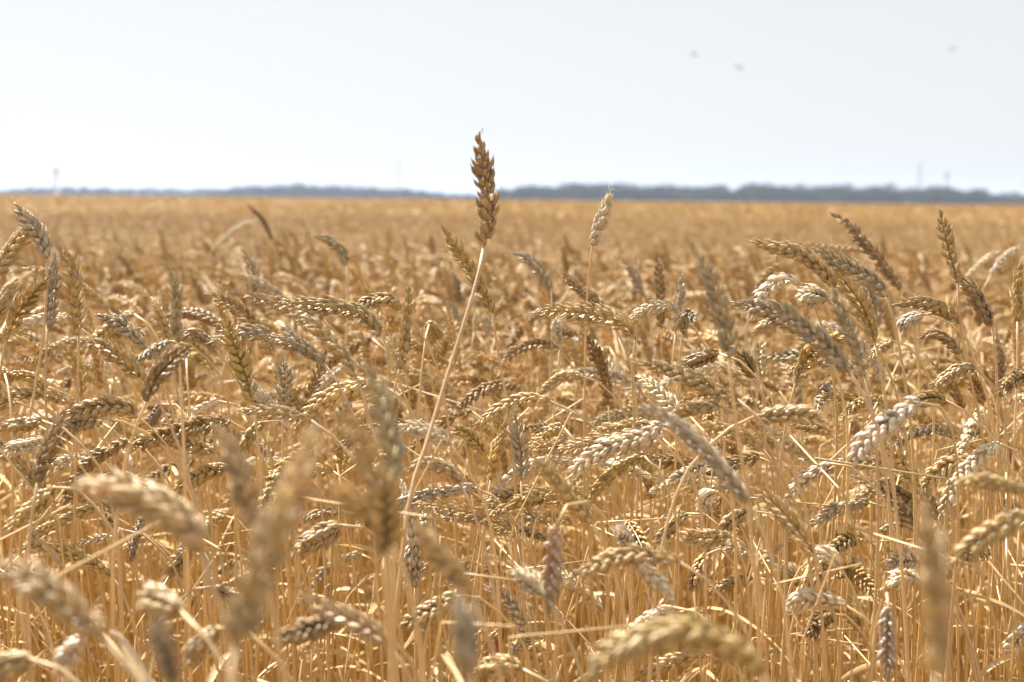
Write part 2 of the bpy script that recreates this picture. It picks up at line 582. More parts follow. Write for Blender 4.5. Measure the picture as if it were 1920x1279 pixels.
h('gold', 1.35, [(283, 557), (297, 580), (310, 613), (316, 640)], w=.85, a=(1, .016, .2))
h('gold', 1.12, [(420, 583), (431, 625), (445, 663), (459, 703), (473, 753)], w=1.1, o=1.3, K="the yellow upright ear", L="long yellow-gold upright ear with spreading husks")
h('grey', 1.28, [(176, 590), (215, 602), (247, 625), (274, 654)], w=1.0)
h('straw', 1.13, [(522, 567), (567, 570), (610, 574), (645, 578), (682, 592), (714, 624)], W=[(735, 680), (765, 760), (785, 830)], w=1.05, a=(2, .012, .25), K="the long level ear", L="long sharp ear lying level with its tip pointing to the pale field at left")
h('brown', 1.28, [(343, 632), (370, 628), (402, 652)], W=[(450, 720), (500, 830)], w=1.05)
h('grey', 1.25, [(253, 677), (285, 660), (320, 640)], w=.9, o=1.4)
h('gold', 1.0, [(178, 635), (213, 662), (245, 687), (270, 712)], w=.9)
h('brown', .95, [(357, 648), (319, 680), (291, 713), (276, 752)], W=[(255, 800), (228, 900), (215, 1010)], w=.95, K="the blurred crossing ear", L="blurred brown-gold ear leaning right and crossing its neighbour")
h('straw', 1.27, [(-6, 742), (50, 737), (100, 740), (137, 757)], w=1.0)
h('gold', 1.27, [(0, 713), (38, 704), (68, 712), (90, 733)], W=[(115, 790), (135, 860)], w=1.0)
h('straw', 1.13, [(117, 792), (150, 772), (195, 762), (235, 766), (260, 782)], W=[(310, 830), (350, 895)], w=1.1, a=(2, .012, .4), K="the arching ear", L="straw ear arching low with its tip drooping left under the blurred crossing ear")
h('grey', 1.13, [(118, 818), (143, 794), (182, 783)], W=[(250, 797), (310, 840)], w=1.0)
h('straw', 1.1, [(0, 806), (33, 798), (79, 789)], w=1.0)
h('pale', 1.15, [(7, 851), (40, 838), (89, 829)], W=[(130, 850), (170, 900)], w=.95)
h('brown', .95, [(118, 778), (102, 815), (84, 860), (70, 905)], w=.85)
h('straw', 1.2, [(238, 826), (290, 824), (333, 826), (367, 836), (402, 850)], W=[(425, 890), (440, 960)], w=1.0, a=(2, .012, .3))
h('pale', 1.2, [(333, 768), (347, 787), (363, 810), (371, 832)], W=[(385, 920), (396, 985), (405, 1060)], w=.85, o=1.7, K="the white frayed ear", L="white frayed ear standing on a pale bare stem near the arching ear")
h('dark', 1.3, [(278, 798), (290, 780), (304, 758)], w=.8)
h('pale', 1.4, [(363, 775), (390, 761), (410, 752)], w=.85)
h('straw', 1.02, [(440, 770), (500, 772), (540, 777), (582, 788)], w=.8)
h('gold', 1.2, [(446, 853), (467, 820), (488, 792)], w=1.0)
h('brown', 1.33, [(612, 652), (600, 695), (583, 738), (573, 780)], w=.85, o=1.3)
h('grey', 1.3, [(530, 665), (534, 710), (531, 760)], w=.9, o=1.4, L="pale grey upright ear with open husks right of the yellow upright ear")
h('grey', 1.45, [(525, 610), (553, 640), (585, 673)], w=.9)
h('straw', .98, [(543, 588), (587, 610), (623, 640), (648, 668), (667, 705)], w=.85)
# middle
h('gold', 1.2, [(827, 420), (847, 453), (867, 483), (890, 520), (908, 553), (924, 586)], W=[(932, 650), (948, 740), (962, 850), (972, 1000)], w=1.0, a=(1, .02, .1), K="the leaning gold ear", L="long gold ear leaning left behind the stem of the tallest brown ear")
h('brown', 1.9, [(850, 505), (856, 537), (861, 570)], w=.9)
h('grey', 1.55, [(957, 473), (987, 483), (1011, 505), (1034, 540)], W=[(1035, 600), (1033, 720)], w=.95, a=(1, .022, .1), ad=(-50, 3), K="the grey nodding ear", L="grey ear nodding left with one hair pointing at the tallest ear's stem")
h('brown', 1.33, [(1053, 510), (1080, 537), (1107, 557), (1132, 579)], w=.95, o=1.4, L="ragged brown-grey ear leaning in front of the bleached ear's stem")
h('straw', 1.13, [(997, 587), (1047, 583), (1107, 587), (1153, 600), (1178, 614), (1192, 634)], W=[(1186, 700), (1190, 790)], w=1.05, a=(3, .02, .22), K="the whiskered level ear", L="sharp level straw ear with several long whiskers crossing the bleached ear's stem")
h('pale', 1.3, [(1177, 602), (1207, 581), (1245, 573), (1272, 584)], w=.9)
h('brown', 1.55, [(1230, 470), (1237, 520), (1238, 570), (1240, 615)], W=[(1242, 700)], w=.9, L="olive-brown ear standing upright beyond the whiskered level ear")
h('grey', 1.9, [(1163, 480), (1187, 513), (1205, 556)], w=.9)
h('grey', 1.45, [(1280, 513), (1275, 560), (1267, 622)], w=.85)
h('straw', 1.23, [(668, 577), (697, 564), (730, 563), (752, 575)], w=1.0)
h('straw', 1.2, [(764, 530), (767, 557), (764, 590), (760, 622), (757, 650), (750, 692)], W=[(738, 740), (730, 830)], w=.9, o=1.2, a=(4, .007, .45), K="the spiky-topped upright ear", L="upright straw ear with a spiky top right of the long level ear")
h('grey', 1.9, [(823, 557), (847, 577), (872, 612)], w=.85)
h('pale', 1.8, [(897, 580), (893, 598), (889, 622)], w=.7)
h('pale', 1.8, [(909, 590), (912, 606), (915, 628)], w=.9, o=1.4)
h('pale', 1.45, [(1045, 597), (1043, 620), (1050, 650)], W=[(1044, 720), (1037, 800)], w=.8, L="small white upright ear on a straight stem beneath the whiskered level ear")
h('straw', 1.25, [(1008, 743), (1033, 720), (1060, 704), (1088, 705)], W=[(1125, 718), (1160, 755), (1178, 790)], w=.95, K="the arched ear", L="straw ear at the end of a stem arched like a hook, tip drooping left")
h('straw', 1.22, [(886, 805), (917, 780), (945, 764), (985, 749), (1032, 753)], W=[(1072, 772), (1110, 796)], w=.95, a=(1, .012, .3), L="long thin ear drooping left just below the arched ear")
h('straw', 1.25, [(1103, 815), (1140, 807), (1180, 800), (1219, 795)], w=.95, a=(1, .014, .3))
h('straw', 1.12, [(1030, 862), (1060, 843), (1107, 833), (1147, 827), (1189, 812)], w=1.0, L="level straw ear above the long cream slanting ear")
h('pale', 1.06, [(1060, 903), (1090, 873), (1123, 850), (1160, 833), (1200, 820), (1246, 797)], w=1.1, K="the long cream slanting ear", L="long cream ear slanting down to the left in full sun")
h('pale', 1.18, [(1228, 898), (1200, 887), (1160, 877), (1126, 869)], w=.95, L="striped ear pointing right beneath the long cream slanting ear")
h('gold', 1.3, [(1206, 845), (1213, 880), (1219, 912), (1220, 937)], W=[(1221, 1000)], w=.95, L="golden-brown upright ear at the end of the striped ear")
h('straw', 1.28, [(997, 840), (1027, 837), (1065, 827)], w=.95)
h('straw', 1.33, [(987, 800), (1020, 807), (1062, 821)], w=.95)
h('gold', 1.28, [(843, 803), (870, 810), (893, 830), (912, 853)], w=.95)
h('gold', 1.28, [(948, 785), (941, 823), (928, 857), (920, 900)], w=.9, L="yellow ear leaning right against the upright grey-yellow ear")
h('grey', 1.2, [(966, 768), (970, 807), (977, 847), (978, 900)], w=1.0, L="grey-yellow upright ear in the thick of the stand near the bent stems", K="the grey-yellow upright ear")
h('pale', 1.02, [(740, 810), (773, 803), (817, 817), (842, 832)], w=.9, L="pale ear crossing the stem of the tallest brown ear")
h('straw', 1.0, [(1197, 683), (1233, 687), (1280, 703), (1333, 726), (1382, 748)], w=.9, L="soft straw ear slanting down to the right under the blurred grey upright ear")
h('grey', .82, [(1205, 757), (1240, 777), (1280, 807), (1320, 840), (1347, 870), (1377, 907), (1402, 940)], w=.95, K="the long blurred slanting ear", L="long blurred grey-olive ear slanting down to the right")
h('straw', 1.0, [(1262, 772), (1300, 766), (1345, 760)], w=1.0)
h('straw', 1.0, [(1555, 795), (1507, 778), (1460, 778), (1417, 780)], w=1.0, L="soft level ear pointing right just left of the cream ear with the lowered tip")
h('straw', 1.06, [(1313, 793), (1357, 803), (1397, 820), (1429, 842)], w=1.0)
h('pale', .98, [(1597, 882), (1608, 850), (1633, 823), (1667, 793), (1697, 770), (1727, 756)], W=[(1760, 760), (1785, 800), (1795, 880)], w=1.1, a=(1, .008, .3), K="the cream drooping ear", L="thick cream ear drooping left in full sun before the thin stems")
h('gold', 1.2, [(1718, 754), (1747, 747), (1772, 750)], w=.95)
h('gold', 1.3, [(1537, 740), (1567, 743), (1600, 747), (1632, 754)], w=.9)
h('straw', 1.4, [(1482, 797), (1520, 800), (1558, 814)], w=.9)
h('straw', 1.18, [(1746, 728), (1773, 710), (1800, 694), (1829, 690)], W=[(1850, 710), (1880, 765), (1890, 860)], w=1.0, L="straw ear nodding left on a sharply hooked stem under the sharp level straw ear")
h('brown', 1.3, [(1813, 703), (1833, 727), (1844, 759)], w=.9)
h('straw', 1.15, [(1880, 729), (1900, 713), (1926, 700)], w=1.0, a=(1, .02, .2))
h('brown', 1.23, [(1280, 691), (1310, 674), (1348, 663)], w=1.0, L="brown ear drooping left behind the foot of the blurred grey upright ear")
h('brown', 1.25, [(1383, 658), (1399, 680), (1415, 706)], w=.95)
h('pale', 1.4, [(1428, 638), (1423, 673), (1427, 710)], w=1.0, o=1.4)
h('straw', 1.4, [(1479, 708), (1510, 677), (1542, 659)], w=.95)
# lower half
h('straw', .62, [(130, 916), (173, 910), (227, 923), (283, 943), (327, 967), (360, 997), (378, 1033)], w=1.0, a=(1, .01, .3), K="the near arching ear", L="large out-of-focus ear arching over with its tip at the left, close to the viewer")
h('straw', 1.0, [(8, 1010), (33, 976), (67, 946), (102, 914)], w=1.0, L="pale-backed ear drooping left beside the tip of the near arching ear")
h('straw', 1.27, [(38, 1035), (73, 1000), (110, 980), (150, 960), (179, 953)], W=[(225, 975), (290, 1015), (340, 1060)], w=.95, a=(1, .01, .3))
h('gold', .56, [(-14, 1058), (40, 1080), (83, 1100), (120, 1130), (153, 1163), (192, 1195)], w=.85, K="the near blurred corner ear", L="large blurred gold ear leaning in from the left edge, close to the viewer")
h('gold', .48, [(595, 793), (566, 880), (532, 960), (500, 1040), (470, 1115), (445, 1210)], w=.8, fd=.35, K="the huge blurred pale-tipped ear", L="huge blurred ear with a pale tip, nearest of all, leaning right")
h('gold', .58, [(405, 800), (440, 860), (465, 940), (482, 1000)], w=.65, L="faint blurred gold ear left of the huge blurred pale-tipped ear")
h('grey', .66, [(680, 680), (707, 730), (721, 785), (735, 850), (738, 920)], w=.75, K="the tall blurred grey-gold ear", L="tall blurred grey-gold upright ear near the foot of the tallest brown ear's stem")
h('gold', .63, [(638, 745), (678, 830), (703, 900), (716, 975)], w=.7, L="blurred gold ear leaning left against the tall blurred grey-gold ear")
h('gold', .63, [(622, 903), (665, 940), (700, 968), (728, 1005)], w=.7)
h('brown', .62, [(720, 880), (722, 930), (724, 980), (722, 1035)], w=.75, L="blurred brown ear below the tall blurred grey-gold ear")
h('gold', .62, [(775, 975), (815, 1035), (850, 1072), (882, 1115)], w=.7, L="blurred gold ear leaning left below the pale ear across the tallest ear's stem")
h('grey', .52, [(858, 1120), (870, 1185), (882, 1262)], w=.6, L="blurred blue-grey ear standing upright near the bottom of the stand")
h('straw', .76, [(560, 1110), (610, 1140), (673, 1168), (707, 1187), (735, 1215)], w=.85)
h('brown', .77, [(507, 1202), (550, 1191), (600, 1174), (637, 1160)], w=.85)
h('straw', .6, [(1092, 1282), (1140, 1233), (1207, 1200), (1273, 1187), (1335, 1200), (1392, 1225), (1428, 1262)], w=.9, K="the near bowed ear", L="large blurred ear bowed like a bridge along the bottom edge")
h('dark', .86, [(1030, 1160), (1033, 1106), (1037, 1060), (1040, 1020), (1043, 988)], w=.9, o=1.3, tn=(.58, .43, .29), K="the hanging ear", L="hanging ear with bleached bracts, tip pointing straight down")
h('pale', .86, [(965, 1078), (1000, 1096), (1026, 1122)], w=.9, o=1.3)
h('straw', .86, [(1063, 1088), (1107, 1066), (1157, 1046), (1207, 1040), (1275, 1055)], w=.9, L="soft straw ear arching to the left beside the hanging ear")
h('pale', .92, [(1262, 1133), (1240, 1100), (1213, 1073), (1188, 1038)], w=.95, o=1.3, L="white-bracted ear hanging tip down right of the hanging ear")
h('pale', 1.0, [(1158, 992), (1172, 1010), (1186, 1030)], w=.95, o=1.8)
h('pale', 1.0, [(1158, 1208), (1187, 1180), (1227, 1154), (1264, 1139)], w=.95)
h('straw', .96, [(752, 1178), (800, 1152), (855, 1118)], w=1.05)
h('dark', 1.2, [(889, 1185), (897, 1158), (893, 1125)], w=.9, tn=(.56, .41, .27))
h('pale', 1.1, [(907, 1096), (940, 1120), (967, 1146), (982, 1185)], w=.95, o=1.4)
h('straw', 1.27, [(898, 937), (940, 930), (980, 923), (1033, 920)], w=1.0)
h('straw', 1.27, [(891, 952), (940, 953), (980, 960), (1025, 982)], w=1.0)
h('straw', .96, [(1000, 855), (1033, 893), (1063, 933), (1090, 960), (1109, 980)], w=.95, L="soft tan ear slanting down to the right, left of the striped ear")
h('straw', 1.05, [(763, 887), (793, 868), (840, 880), (862, 906)], w=1.0)
h('pale', 1.23, [(1250, 906), (1285, 890), (1332, 867)], w=.95)
h('straw', 1.2, [(1227, 1022), (1253, 993), (1287, 963)], w=.95)
h('straw', 1.05, [(1192, 1270), (1233, 1250), (1280, 1235), (1322, 1228)], w=1.0)
h('gold', 1.25, [(903, 1238), (923, 1203), (942, 1178)], w=1.0)
h('straw', .9, [(890, 1256), (930, 1247), (978, 1254)], w=.95)
h('straw', 1.17, [(1727, 922), (1753, 890), (1780, 870), (1822, 863)], W=[(1862, 882), (1900, 905)], w=1.0, L="sharp straw ear drooping left with gaps between its husks under the cream drooping ear")
h('straw', .8, [(1788, 910), (1830, 900), (1873, 908), (1928, 921)], w=.9, a=(1, .014, .15), L="soft level ear entering from the right edge with its tip pointing left")
h('straw', .76, [(1780, 1066), (1813, 1033), (1853, 1000), (1897, 976), (1928, 965)], w=.95, o=1.2, a=(5, .012, .4), L="large soft ear with a frayed tip drooping in from the right edge")
h('brown', .45, [(1733, 925), (1741, 985), (1748, 1050), (1756, 1120), (1758, 1190), (1757, 1262)], w=.7, K="the near brown upright ear", L="very near blurred brown ear standing upright towards the right")
h('pale', 1.1, [(1888, 1232), (1903, 1200), (1928, 1172)], w=1.0)
h('pale', 1.1, [(1663, 1053), (1693, 1051), (1722, 1054)], w=.95, o=1.4, L="white frayed ear lying level beside the near brown upright ear")
h('pale', 1.1, [(1664, 1097), (1693, 1083), (1719, 1085)], w=.95, o=1.3, L="white-gold short ear directly below the white frayed level ear")
h('pale', 1.1, [(1538, 1033), (1555, 1040), (1572, 1058)], w=1.0, o=1.8)
h('dark', 1.15, [(1620, 1105), (1612, 1078), (1600, 1045)], w=.9, tn=(.56, .41, .27))
h('pale', 1.0, [(1470, 1155), (1490, 1128), (1533, 1122), (1583, 1134)], w=.95)
h('brown', 1.05, [(1510, 1187), (1533, 1170), (1560, 1152)], w=1.0, o=1.4)
h('dark', .92, [(1662, 1275), (1663, 1236), (1664, 1188), (1666, 1138)], w=.85, tn=(.46, .37, .29), L="blue-grey ear hanging straight down near the near brown upright ear")
h('pale', 1.13, [(1316, 956), (1324, 933), (1344, 922)], W=[(1368, 945), (1395, 1000), (1420, 1070)], w=.95, L="pale short ear on a hooked stem below the long blurred slanting ear")
h('straw', 1.15, [(1349, 1002), (1373, 976), (1406, 958)], w=.95)
h('straw', 1.1, [(1278, 1000), (1317, 1008), (1372, 1006)], W=[(1395, 1020), (1415, 1070)], w=.95)
h('gold', 1.15, [(1296, 1108), (1313, 1066), (1329, 1038)], w=.95)
h('gold', 1.33, [(1318, 1114), (1363, 1096), (1412, 1082)], w=.95)
h('straw', 1.0, [(1407, 913), (1440, 933), (1473, 966), (1500, 1000), (1529, 1043)], w=.95, L="tan ear slanting down to the right from the foot of the long blurred slanting ear")
h('grey', 1.2, [(1506, 994), (1540, 973), (1573, 953), (1629, 942)], w=.9)
h('pale', 1.18, [(1466, 952), (1487, 923), (1513, 896), (1555, 869)], w=.95)
h('brown', 1.2, [(1638, 902), (1673, 920), (1712, 934)], w=1.0)
h('grey', 1.2, [(1692, 975), (1703, 950), (1715, 938)], w=.9)
h('straw', 1.2, [(1655, 997), (1672, 990), (1693, 986)], w=.9)
h('dark', 1.28, [(246, 1054), (253, 1013), (268, 970)], w=.9)
h('dark', 1.25, [(312, 1082), (337, 1053), (354, 1025)], w=1.0)
h('pale', 1.25, [(132, 1021), (160, 1016), (193, 1010), (236, 995)], w=.7)
h('gold', 1.2, [(184, 903), (217, 896), (249, 900)], W=[(300, 918), (345, 955)], w=.9)
h('brown', .66, [(263, 1120), (300, 1130), (338, 1146)], w=.8, L="near blurred brown ear end with a pale spot above the huge ear's foot")
h('pale', .77, [(108, 1275), (130, 1230), (155, 1190)], w=.9)
h('grey', .6, [(293, 1152), (310, 1220), (330, 1275)], w=.6)
h('straw', .77, [(353, 1250), (373, 1213), (409, 1178)], w=.85, L="soft straw ear near the lower edge, right of a curled cream leaf blade")
h('straw', .7, [(-4, 1255), (27, 1243), (56, 1235)], w=.8)
h('brown', .98, [(445, 1125), (425, 1112), (402, 1100)], w=.8)
h('straw', 1.0, [(554, 1030), (595, 1010), (640, 985)], w=1.1)
h('pale', 1.1, [(1000, 1190), (985, 1205), (950, 1235)], w=.8, L="small bleached ear low down beside a rust-red dry leaf blade")
h('straw', 1.3, [(568, 975), (600, 965), (640, 960)], w=.9)

LANDMARKS = []
USED = {}
GEN = []


def posture(p):
    (tx, ty), (bx, by) = p[0], p[-1]
    dx, dy = tx - bx, ty - by
    side = "left" if dx < 0 else "right"
    if abs(dx) < 0.4 * abs(dy):
        return "upright" if dy < 0 else "hanging tip-down"
    if abs(dy) < 0.45 * abs(dx):
        return f"lying level, tip to the {side},"
    return f"slanting up to the {side}" if dy < 0 else f"drooping to the {side}"


TONE_WORD = {'straw': 'straw-coloured', 'gold': 'golden', 'pale': 'bleached pale', 'grey': 'greyish', 'brown': 'brown', 'dark': 'dark weathered'}


def auto_label(tone, d, pts):
    cx, cy = np.mean([p[0] for p in pts]), np.mean([p[1] for p in pts])
    order = sorted(LANDMARKS, key=lambda q: math.hypot(q[0] - cx, q[1] - cy))
    blur = "blurred " if d < .9 or d > 1.75 else ""
    for extra in ("", "small ", "long "):
        L = math.hypot(pts[0][0] - pts[-1][0], pts[0][1] - pts[-1][1])
        if extra == "small " and L > 75 or extra == "long " and L < 95:
            continue
        for lx, ly, name in order[:4]:
            dx, dy = cx - lx, cy - ly
            far = "well " if math.hypot(dx, dy) > 110 else "just "
            where = ("right of" if dx > 0 else "left of") if abs(dx) > abs(dy) else ("below" if dy > 0 else "above")
            lab = f"{extra}{blur}{TONE_WORD[tone]} ear {posture(pts)} {far}{where} {name}"
            if lab not in USED and len(lab.replace(",", "").split()) <= 16:
                return lab
            if len(lab.replace(',', '').replace('-', ' ').split()) > 16:
                lab = f"{extra}{blur}{TONE_WORD[tone]} ear {where} {name}"
    return lab


for tone, d, pts, k in H:
    if 'K' in k:
        LANDMARKS.append((np.mean([p[0] for p in pts]), np.mean([p[1] for p in pts]), k['K']))
    if 'L' in k:
        USED[k['L']] = 1
OCC = []
for tone, d, pts, k in H:
    lab = k.get('L') or auto_label(tone, d, pts)
    USED[lab] = 1
    dzt = k.get('dz', float(RNG.uniform(-.02, .02)))
    m = len(pts)
    P = [at(px, py, d + dzt * (1 - i / (m - 1))) for i, (px, py) in enumerate(pts)]
    W = None
    if 'W' in k:
        W = [at(px, py, d + k.get('wd', .012) * (i + 1)) for i, (px, py) in enumerate(k['W'])]
        W = [w for w in W if w[2] > 0.15]
    lf = None
    if RNG.random() < 0.55:
        lf = (float(RNG.uniform(.25, .8)), float(RNG.uniform(.06, .16)), float(RNG.uniform(.004, .008)))
    tn = k.get('tn', (.57, .42, .205) if d < .7 and tone in ('gold', 'brown') else tone)
    a = k.get('a', (int(RNG.integers(0, 4)), .006, .35))
    k['root'] = stalk(P, tn, RNG, lab, W, k.get('w', 1.0) * (0.92 if d > .7 else 1.15), k.get('o', 1.0) * float(RNG.uniform(.95, 1.2)), a, lf, 20.0, None, k.get('roll'), k.get('sr', 1.0), k.get('sc'), False, 0.0 if 'L' in k or RNG.random() < .5 else None, k.get('fd'))
    OCC.append((pts[len(pts) // 2][0], pts[len(pts) // 2][1], d))

# ------------------------------------------------------------------ more single stalks between them
N_MORE = 300 - len(H)
made = 0
tries = 0
while made < N_MORE and tries < 6000:
    tries += 1
    d = float(RNG.uniform(1.12, 1.8))
    px = float(RNG.uniform(-20, 1940))
    z = CAM_Z - float(np.clip(RNG.normal(.225, .07), .12, .40))
    base = at(px, 640, d)
    base[2] = z
    x, y, dd = project(base)
    if not (430 + 150 * (1.35 - min(d, 1.35)) < y < 1270):
        continue
    if any(abs(x - ox) < 34 and abs(y - oy) < 26 for ox, oy, od in OCC):
        continue
    az = float(RNG.normal(math.pi, .9))              # most ears nod to the left, with the wind
    L = float(RNG.uniform(.066, .104))
    e0 = max(-.35, float(RNG.normal(.55, .6)))                 # elevation at the ear's base
    e1 = e0 - float(RNG.uniform(.3, 1.3))
    q = base.copy()
    P = [q.copy()]
    for i in range(8):
        e = e0 + (e1 - e0) * i / 7
        q = q + L / 8 * np.array([math.cos(az) * math.cos(e), math.sin(az) * math.cos(e), math.sin(e)])
        P.append(q.copy())
    P = P[::-1]
    ty = min(project(v)[1] for v in P)
    if ty < 455 or (760 < x < 1200 and ty < 600):      # the tall ears in the middle stand clear
        continue
    tone = str(RNG.choice(['straw', 'straw', 'straw', 'gold', 'pale', 'grey', 'brown', 'pale', 'gold']))
    pp = [project(v)[:2] for v in P]
    lab = auto_label(tone, d, pp)
    USED[lab] = 1
    lf = (float(RNG.uniform(.25, .8)), float(RNG.uniform(.06, .16)), float(RNG.uniform(.004, .008))) if RNG.random() < .5 else None
    stalk(P, tone, RNG, lab, None, float(RNG.uniform(.82, 1.02)), float(RNG.uniform(.95, 1.35)), (int(RNG.integers(0, 4)), .007, .35), lf, float(RNG.uniform(20, 36)))
    OCC.append((x, y, d))
    made += 1

# a rust-red dry leaf blade and a curled pale one show near the bottom edge
for (near, pts_, d, hw, col, lab) in (((950, 1235), [(946, 1165), (938, 1195), (930, 1235), (936, 1262), (951, 1285)], 1.1, .0042, (.30, .085, .03), "rust-red dry leaf blade"),
                                      ((409, 1178), [(206, 1184), (226, 1196), (250, 1235), (282, 1290), (350, 1340), (408, 1372)], .77, .0045, (.76, .63, .43), "curled cream leaf blade")):
    root = [k['root'] for tone, dd, p, k in H if p[-1] == near][0]
    p, L_ = resample(np.array([at(x, y, d) for x, y in pts_]), 17)
    t, n, b = frames(p, .6)
    u = np.linspace(0, 1, 17)
    w = (hw * np.sin(math.pi * np.clip(u * .8 + .08, 0, 1)))[:, None]
    v = np.concatenate([p - n * w, p + b * w * .5, p + n * w], 1).reshape(-1, 3) - np.array(root.location)
    i = np.arange(16)[:, None] * 3
    j = np.arange(2)[None]
    mb = MB()
    mb.add(v, [np.stack([i + j, i + j + 1, i + j + 4, i + j + 3], -1).reshape(-1, 4)], np.array(col), 2)
    link("leaf", mb.mesh("leaf", PLANT_MATS), root)["label"] = lab

# ------------------------------------------------------------------ the rest of the crop: one mass
def plant_template(rng, lod, hgt):
    """a whole stalk standing at the origin, nodding towards -X"""
    mb = MB()
    L = float(rng.uniform(.066, .102))
    kind = rng.random()
    if kind < .2:
        e0, e1 = float(rng.uniform(1.0, 1.5)), float(rng.uniform(.7, 1.5))
    elif kind < .82:
        e0, e1 = float(rng.uniform(.2, .9)), float(rng.uniform(-.5, .4))
    else:
        e0, e1 = float(rng.uniform(-.4, .3)), float(rng.uniform(-1.3, -.4))
    q = np.array([0., 0., 0.])
    P = [q.copy()]
    for i in range(8):
        e = e0 + (e1 - e0) * i / 7
        q = q + L / 8 * np.array([-math.cos(e), float(rng.normal(0, .12)), math.sin(e)])
        P.append(q.copy())
    P = np.array(P)
    P[:, 2] += hgt - P[0, 2]
    tone = np.array(TONES[str(rng.choice(['straw', 'straw', 'straw', 'gold', 'pale', 'straw', 'brown', 'gold']))]) * (1.1, 1.02, .87)
    ax, L = resample(P, 16 if lod == 0 else 8)
    path = stem_path(ax[0], norm(ax[0] - ax[1]), (float(rng.normal(0, .05)), float(rng.normal(0, .05))), float(rng.uniform(20, 34)) * (1 + 1.4 * max(0.0, float(norm(ax[0] - ax[1])[2]))), None, 26 if lod == 0 else 12)
    off = path[-1] * np.array([1, 1, 0])
    path = path - off
    ax = ax - off
    if lod < 2:
        stem_geometry(mb, path, rng, .0010, .0019, 5 if lod == 0 else 3)
        ear_geometry(mb, ax, L, rng, tone, lod, float(rng.uniform(.78, 1.05)), float(rng.uniform(.9, 1.4)))
        if lod == 0:
            awn_geometry(mb, ax[-1], norm(ax[-1] - ax[-2]), rng, 2, .007, .4, np.array(tone) * 1.1)
        for _ in range(1 if lod else 2):
            i = int(len(path) * rng.uniform(.2, .8))
            a = rng.uniform(0, 6.28)
            leaf_geometry(mb, path[i], np.array([math.cos(a), math.sin(a), .9]), rng, float(rng.uniform(.06, .18)), float(rng.uniform(.004, .008)), (.58, .42, .22), 10 if lod == 0 else 5)
    else:
        k = np.linspace(.45, 1, 8)
        k = np.sin(np.linspace(.25, 2.9, 8)) ** .6
        tube(mb, ax, .0052 * k * (1 + .18 * np.where(np.arange(8) % 2, 1, -1)), np.array(tone)[None] * np.array([.90, .90, .90]) * float(rng.uniform(.75, 1.4)) * (1 + .12 * np.where(np.arange(8) % 2, 1, -1))[:, None], 5, 0)
        tube(mb, path[:7], .0013, STEM_TOP * .95, 3, 1, cap=False)
    return mb


def straw_template(rng):
    """broken or earless straw with dry leaves, standing between the ears"""
    mb = MB()
    hgt = float(rng.uniform(.5, .86))
    d = norm(np.array([rng.normal(0, .13), rng.normal(0, .1), 1.0]))
    c = rng.normal(0, .02, 3)
    p, _ = resample(np.array([d * hgt, d * hgt * .66 + c, d * hgt * .33 + c * .5, [0, 0, 0]]), 20)
    if rng.random() < .35:
        k = d * hgt
        e = norm(np.array([rng.normal(0, 1), rng.normal(0, .6), rng.uniform(-.7, .3)]))
        p = np.vstack([k + e * float(rng.uniform(.04, .14)), k + e * .008, p])
    stem_geometry(mb, p, rng, .0008, float(rng.uniform(.0013, .0019)), 5, np.array(STEM_TOP) * rng.uniform(.9, 1.15))
    for _ in range(int(rng.integers(1, 4))):
        i = int(len(p) * rng.uniform(.05, .75))
        a = rng.uniform(0, 6.28)
        leaf_geometry(mb, p[i], np.array([math.cos(a), math.sin(a), rng.uniform(.2, 1.5)]), rng, float(rng.uniform(.05, .17)), float(rng.uniform(.003, .007)), np.array((.64, .50, .30)) * rng.uniform(.8, 1.2), 12)
    return mb


def patch_template(rng, size, count):
    mb = MB()
    base = [plant_template(rng, 2, .80) for _ in range(24)]
    for i in range(count):
        t = base[int(rng.integers(len(base)))]
        a = float(rng.normal(0, .9))
        s = float(rng.normal(1, .035))
        M = mat3('z', a) * s
        mb.merge(t, M, (float(rng.uniform(-size / 2, size / 2)), float(rng.uniform(-size / 2, size / 2)), float(np.clip(rng.normal(-.02, .045), -.12, .07))))
    return mb


rngs = np.random.default_rng(5)
TEMPL = [plant_template(rngs, 0, .78) for _ in range(14)]
N0 = len(TEMPL)
TEMPL += [plant_template(rngs, 1, .79) for _ in range(10)]
N1 = len(TEMPL)
PATCH = 1.6
FIELD = 8.0
TEMPL += [patch_template(rngs, PATCH, 330) for _ in range(4)]
N2 = len(TEMPL)
TEMPL += [patch_template(rngs, FIELD, 800) for _ in range(2)]
N3 = len(TEMPL)
TEMPL += [straw_template(rngs) for _ in range(16)]
N4 = len(TEMPL)
pts, rot, scl, kid = [], [], [], []


def put(x, y, a, tilt, s, k):
    pts.append((x, y, 0.0))
    rot.append((tilt[0], tilt[1], a))
    scl.append(s)
    kid.append(k)


def wedge(r0, r1, half, dens):
    n = int(half * (r1 * r1 - r0 * r0) * dens)
    r = np.sqrt(rngs.uniform(r0 * r0, r1 * r1, n))
    t = rngs.uniform(-half, half, n)
    return r * np.sin(t), r * np.cos(t)


